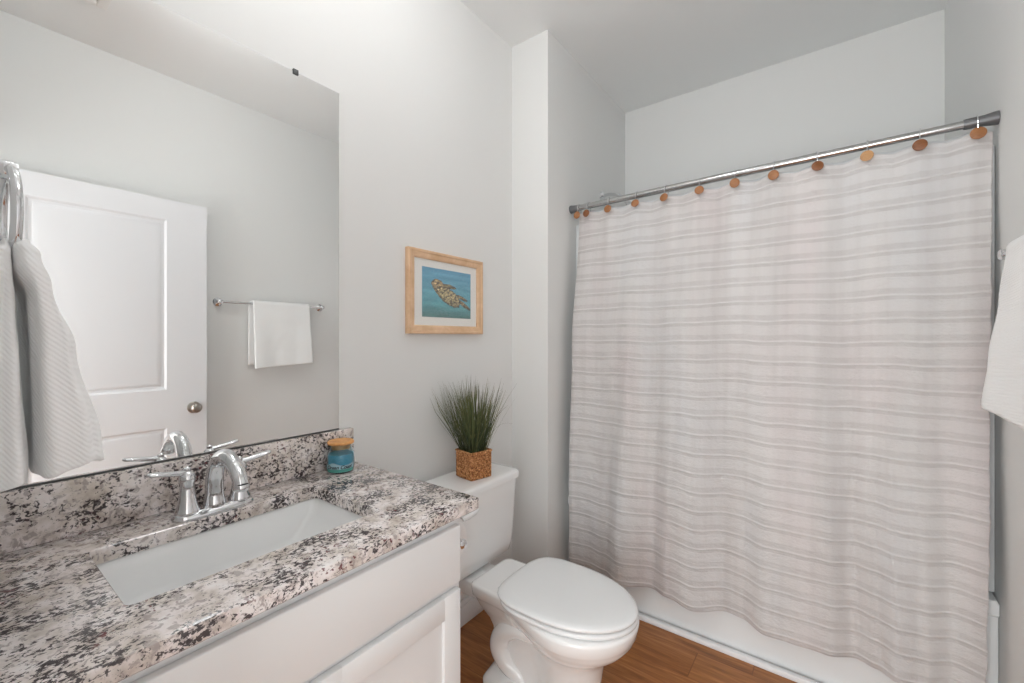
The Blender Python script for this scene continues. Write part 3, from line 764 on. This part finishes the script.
# toilet paper holder on the vanity side
th_ = thing('paper_holder', 'chrome toilet paper holder on the vanity side panel', 'paper holder', (-.89, .81, .69))
MB().lathe([(.022, 0), (.022, .005), (.010, .012), (.008, .058), (.010, .068)], (-.835, .8101, .690), (0, 1, 0), 24).build('wall_post', M['chrome'], th_)
MB().tube([(-.822, .874, .690), (-.98, .874, .690)], .0075, 12).lathe([(.011, 0), (.013, .004), (.013, .010), (.009, .014), (.001, .015)], (-.828, .874, .690), (1, 0, 0), 20).build('roll_arm', M['chrome'], th_)
rl = MB(); rc = (-.958, .874, .6815)
rl.lathe([(.019, 0), (.056, 0), (.0575, .002), (.0575, .098), (.056, .1), (.019, .1), (.019, 0)], rc, (1, 0, 0), 48, False, False)
ro = rl.build('toilet_paper_roll', M['paper'], None, 40)
tag(ro, 'white toilet paper roll on the holder between vanity and toilet', 'toilet paper')

# ------------------------------------------------------------------ grass plant in woven basket on the tank
PC = Vector((-1.184, 1.325, .6945)); PR = Matrix.Rotation(math.radians(-10.5), 3, 'Z'); PH = .053; PHH = .106
pl = thing('potted_grass', 'artificial green grass in a square woven basket on the toilet tank', 'plant', PC)
bk = MB()
ring_pts = []
def basket_face(k):
    R_ = Matrix.Rotation(k*PI/2, 3, 'Z')
    rows, cols = 12, 9
    def fn(u, v):
        cu, cv = u*cols, v*rows
        off = .5*(int(cv) % 2)
        b = abs(math.sin((cu+off)*PI))**.7*abs(math.sin(cv*PI))**.6
        tp_ = 1-.03*(1-v)
        rr_ = PH*tp_
        edge = min(1, min(u, 1-u)*14)
        x = (u-.5)*2*rr_; y = -(rr_-.0035*(1-edge)+.0062*b*edge-.001)
        p = R_ @ Vector((x, y, v*PHH)); return PC+PR @ p
    bk.grid(fn, cols*6, rows*6)
for k in range(4): basket_face(k)
inn = [[PC+PR @ (Matrix.Rotation(k*PI/2, 3, 'Z') @ Vector((-r, -r, z))) for k in range(4)] for r, z in ((PH*.97, .001), (PH*.97, PHH), (PH-.009, PHH), (PH-.009, PHH-.016))]
bk.loft(inn, True, True)
rim = [PC+PR @ p for p in [Vector((PH*.97*sx, PH*.97*sy, PHH)) for sx, sy in ((-1, -1), (1, -1), (1, 1), (-1, 1))]]
rp = []
for a, b in zip(rim, rim[1:]+rim[:1]):
    for k in range(14): rp.append(a.lerp(b, k/14))
bk.tube(rp, [.0042+.0012*(i % 2) for i in range(len(rp))], 8, closed=True)
bk.build('woven_basket', M['basket'], pl, 60)
gb = MB(); uvs = []
rnd = random.Random(3)
for i in range(420):
    bx, by = rnd.uniform(-.036, .036), rnd.uniform(-.036, .036)
    base = PC+PR @ Vector((bx, by, PHH-.018))
    ang = math.atan2(by-.006, bx)+rnd.gauss(0, .7); spread = math.hypot(bx, by)/.046
    L = rnd.uniform(.19, .30) if i % 5 else rnd.uniform(.28, .33)
    lean = spread*rnd.uniform(.16, .52)+rnd.uniform(0, .10); curl = rnd.uniform(0, .28)*(1 if rnd.random() < .85 else 2.6)*spread
    dr = Vector((math.cos(ang), math.sin(ang), 0)); curl *= (.45 if dr.y > 0 else 1.25); lean *= (.85 if dr.y > 0 else 1.12); p = base.copy(); th = lean; w0 = rnd.uniform(.0013, .0024); N = 7
    sd = Vector((-math.sin(ang+rnd.uniform(-1, 1)), math.cos(ang), 0)).normalized(); rings = []
    for k in range(N+1):
        t = k/N; wv = w0*(1-t**2.2)+.0002
        nrm = dr*math.cos(th)-Vector((0, 0, 1))*math.sin(th)
        if p.x < XL+.008: p.x = XL+.008
        rings.append([p-sd*wv, p+nrm*wv*.35, p+sd*wv]); 
        p = p+(dr*math.sin(th)+Vector((0, 0, 1))*math.cos(th))*(L/N); th += curl*.22
    n0 = len(gb.v); gb.loft(rings, False, False, closed=False)
    cr = rnd.random(); uvs += [(cr, k/N) for k in range(N+1) for _ in range(3)]
go = gb.build('grass_blades', M['grass'], pl, 60, fix=False); go['kind'] = 'stuff'
ul = go.data.uv_layers.new(name='UVMap')
for lp_ in go.data.loops: ul.data[lp_.index].uv = uvs[lp_.vertex_index]

# ------------------------------------------------------------------ bathtub, surround, shower
TX0, TX1, TY0, TY1, TH = XA+.026, XR-.002, 1.905, YB-.002, .470
struct(MB().box(XA, XA+.024, 1.99, YB, 0, .469).build('trim_3', M['wall'], smooth=0), 'pale grey ledge between the tub and the projecting wall')
bt_ = thing('bathtub', 'white alcove bathtub behind the striped curtain', 'bathtub', (-.35, 2.3, 0))
def rect4(x0, x1, y0, y1, r, z): return rrect(x0, x1, y0, y1, r, z, 6)
tubm = MB().loft([rect4(TX0, TX1, TY0+.014, TY1, .004, .0), rect4(TX0, TX1, TY0+.014, TY1, .004, TH-.055), rect4(TX0, TX1, TY0+.002, TY1, .004, TH-.045), rect4(TX0, TX1, TY0, TY1, .006, TH-.012),
    rect4(TX0+.004, TX1-.004, TY0+.004, TY1-.004, .008, TH-.002), rect4(TX0+.012, TX1-.012, TY0+.012, TY1-.012, .01, TH),
    rect4(TX0+.045, TX1-.06, TY0+.055, TY1-.06, .07, TH), rect4(TX0+.052, TX1-.067, TY0+.062, TY1-.07, .07, TH-.012), rect4(TX0+.10, TX1-.16, TY0+.09, TY1-.09, .10, .18), rect4(TX0+.13, TX1-.22, TY0+.13, TY1-.13, .10, .09), rect4(TX0+.22, TX1-.32, TY0+.2, TY1-.2, .08, .078)], False, True)
tubm.build('tub_body', M['acrylic'], bt_, 40)
MB().lathe([(.001, .003), (.02, .003), (.03, 0)], (TX0+.30, 2.31, .0785), seg=24).build('drain', M['chrome'], bt_)
MB().lathe([(.036, 0), (.036, .004), (.001, .007)], (TX0+.0865, 2.31, .37), (1, 0, 0), 24).build('overflow_plate', M['chrome'], bt_)
sr_ = thing('tub_surround', 'glossy white wall panels lining the tub alcove', 'tub surround', (-.35, YB, TH))
SH = 1.86
MB().box(XR-.016, XR-.001, 1.962, YB-.001, TH+.001, SH, .004).box(XR-.024, XR-.001, 1.958, 1.98, TH+.001, SH, .006).build('side_panel', M['acrylic'], sr_, 40)
MB().box(XA+.001, XA+.016, 2.04, YB-.001, TH+.001, SH, .004).build('side_panel', M['acrylic'], sr_, 40)
MB().box(XA+.016, XR-.016, YB-.016, YB-.001, TH+.001, SH, .004).build('back_panel', M['acrylic'], sr_, 40)
sh = thing('shower_fixture', 'chrome shower arm and head showing just above the rod on the alcove wall', 'shower', (XA, 2.36, 2.1))
MB().lathe([(.03, 0), (.029, .004), (.014, .012)], (XA, 2.36, 2.095), (1, 0, 0), 24).build('flange', M['chrome'], sh)
sa_ = spline([(XA+.002, 2.36, 2.095), (XA+.05, 2.36, 2.10), (XA+.11, 2.36, 2.08), (XA+.15, 2.36, 2.04)], 6)
MB().tube(sa_, .009, 12).build('arm', M['chrome'], sh)
MB().lathe([(.012, 0), (.014, .015), (.020, .03), (.038, .055), (.04, .065), (.001, .066)], (XA+.148, 2.36, 2.043), (.62, 0, -.78), 28).build('head', M['chrome'], sh)

# ------------------------------------------------------------------ curtain rod
ROD0, ROD1, RODZ = 1.985, 1.930, 1.929
def rody(x): return lerp(ROD0, ROD1, (x-XA)/(XR-XA))
def rodz(x): return 1.929+.0*x
rd = thing('curtain_rod', 'steel tension curtain rod across the tub alcove', 'curtain rod', (-.35, 1.95, RODZ))
def rp_(x): return (x, rody(x), rodz(x))
MB().tube([rp_(XA+.02), rp_(-.05)], .0145, 20).tube([rp_(-.06), rp_(XR-.05)], .0128, 20).build('rod', M['rodmetal'], rd)
ax = (Vector(rp_(XR))-Vector(rp_(XA))).normalized()
MB().lathe([(.0150, -.075), (.0160, -.07), (.0165, -.03), (.0205, -.006), (.0205, -.0006), (.001, -.0005)], rp_(XR), ax, 28).build('end_cap', M['darkcap'], rd)
MB().lathe([(.001, .0005), (.0205, .0006), (.0205, .006), (.0175, .02), (.0165, .045), (.015, .047)], rp_(XA), ax, 28).build('end_cap', M['darkcap'], rd)

RING_X = [-1.045, -.990, -.877, -.738, -.600, -.458, -.320, -.183, -.049, .097, .229, .357]
# ------------------------------------------------------------------ shower curtain
hem = [(-1.06, 1.858), (-1.0, 1.868), (-.93, 1.880), (-.86, 1.868), (-.765, 1.818), (-.644, 1.886), (-.56, 1.845), (-.47, 1.830), (-.345, 1.893), (-.285, 1.890), (-.20, 1.842), (-.107, 1.838), (-.02, 1.858), (.059, 1.891), (.115, 1.862), (.165, 1.832), (.23, 1.850), (.30, 1.885), (.38, 1.850)]
CZ0 = .16
def cy(x, z):
    base = pw(z, [(0, 1.860), (.50, 1.866), (1.2, 1.897), (1.9, rody(x)-.002)])
    k = pw(z, [(.16, 1.0), (.5, .85), (1.0, .55), (1.5, .34), (1.9, .08)])
    drift = .03*max(0, z-.3)*math.sin(x*2.1+.5)
    f = (pw(x+drift, hem)-1.860)*k
    f += .004*math.sin(x*31+z*1.3)*pw(z, [(.2, .4), (1.7, 1)])*.6
    f += (.006*noise.noise(Vector((x*7, z*4, 2)))+.003*noise.noise(Vector((x*16+z*6, z*14, 8))))*pw(z, [(.16, 1), (1.9, .4)])
    if z > 1.6:
        d = min(abs(x-r) for r in RING_X); f += (z-1.6)/.3*.010*(min(d, .07)/.07-.4)
    return base+f
def cur(u, v):
    z0 = CZ0+.004*math.sin(u*40)
    d = 0
    xr = lambda z: lerp(.362, .391, (z-.16)/1.74); xl = lambda z: lerp(-1.044, -1.047, (z-.16)/1.74)
    z = lerp(z0, 1.897, v)
    x = lerp(xl(z), xr(z), u)
    if v > .93:
        dd = min(abs(x-r) for r in RING_X); z -= (v-.93)/.07*.013*min(1, dd/.065)
    y = cy(x, min(z, 1.9))
    if u > .97: x += (.004*noise.noise(Vector((0, z*9, 3)))+.003*noise.noise(Vector((0, z*26, 5))))*(u-.97)/.03
    if u < .012: y += (.012-u)/.012*.006
    return (x, y, z)
cu = cloth('shower_curtain', cur, 420, 300, (1.62, 1.74), M['curtain'], th=.0012)
tag(cu, 'cream shower curtain with woven horizontal stripes and wavy hem', 'shower curtain')
def lin(u, v):
    z = lerp(.28, 1.909, v)
    x = lerp(pw(z, [(.28, -.93), (.5, -.97), (1.0, -1.05), (1.9, -1.062)]), pw(z, [(.28, .245), (.5, .30), (1.0, .362), (1.9, .3705)]), u)
    y = pw(z, [(.2, 2.02), (.52, 2.01), (1.2, 1.982), (1.86, rody(x)+.019), (1.9, rody(x)+.017)])+(.006*math.sin(x*24+1)+.004*math.sin(x*57))*min(1, 1.8*(1-v))
    if v > .94:
        dd = min(abs(x-r) for r in RING_X); z -= (v-.94)/.06*.012*min(1, dd/.06)
    return (x, y, z)
ln = cloth('curtain_liner', lin, 260, 80, (1.6, 1.7), M['liner'], th=.0008)
tag(ln, 'translucent white liner hanging behind the striped shower curtain', 'shower curtain liner')

# rings: wire hook over the rod with a wooden button; one built, eleven copied with their parts
where = ['leftmost, half hidden at the rod end', 'second from the left end', 'third from the left end', 'fourth from the left end', 'fifth from the left end', 'sixth from the left end',
         'sixth from the right end', 'fifth from the right end', 'fourth from the right end', 'third from the right end', 'second from the right end', 'rightmost, beside the grey rod cap']
tone = [0, 0, 1, 1, 1, 1, 1, 1, 0, 2, 0, 1]
tname = ['dark', 'mid-brown', 'light']
def ring_proto():
    t = thing('curtain_ring', '', 'curtain ring', (0, 0, 0), 'wooden-button rings along the shower rod')
    hp = spline([(0, -.022, -.045), (0, -.0195, -.02), (0, -.0185, 0), (0, -.013, .0135), (0, 0, .0185), (0, .013, .0135), (0, .0185, 0), (0, .013, -.022), (0, .006, -.035)], 6)
    hk = MB().tube(hp, .0014, 8).build('wire_hook', M['chrome'], t)
    bt2 = MB().lathe([(.001, 0), (.0165, 0), (.0185, .0015), (.0185, .0035), (.0165, .005), (.001, .0052)], (0, 0, 0), (0, -1, .0), 28).build('wooden_button', M['woods'][1], t)
    bt2.location = (0, -.0235, -.043)
    return t
rp0 = ring_proto()
import itertools
for i, x in enumerate(RING_X):
    r = rp0 if i == 0 else rp0.copy()
    if i: COL.objects.link(r)
    r.location = rp_(x)
    r.rotation_euler = (0, 0, random.uniform(-.2, .2))
    r['label'] = '%s wooden button ring on the shower rod, %s' % (tname[tone[i]], where[i])
    kids = [c_ for c_ in rp0.children] if i == 0 else []
    if i == 0: proto_kids = kids; continue
    for c_ in proto_kids:
        k = c_.copy(); 
        if 'button' in c_.name:
            k.data = c_.data.copy(); k.data.materials[0] = M['woods'][tone[i]]
            k.rotation_euler = (random.uniform(-.25, .1), random.uniform(-.2, .2), 0)
        COL.objects.link(k); k.parent = r
bpy.context.view_layer.update()
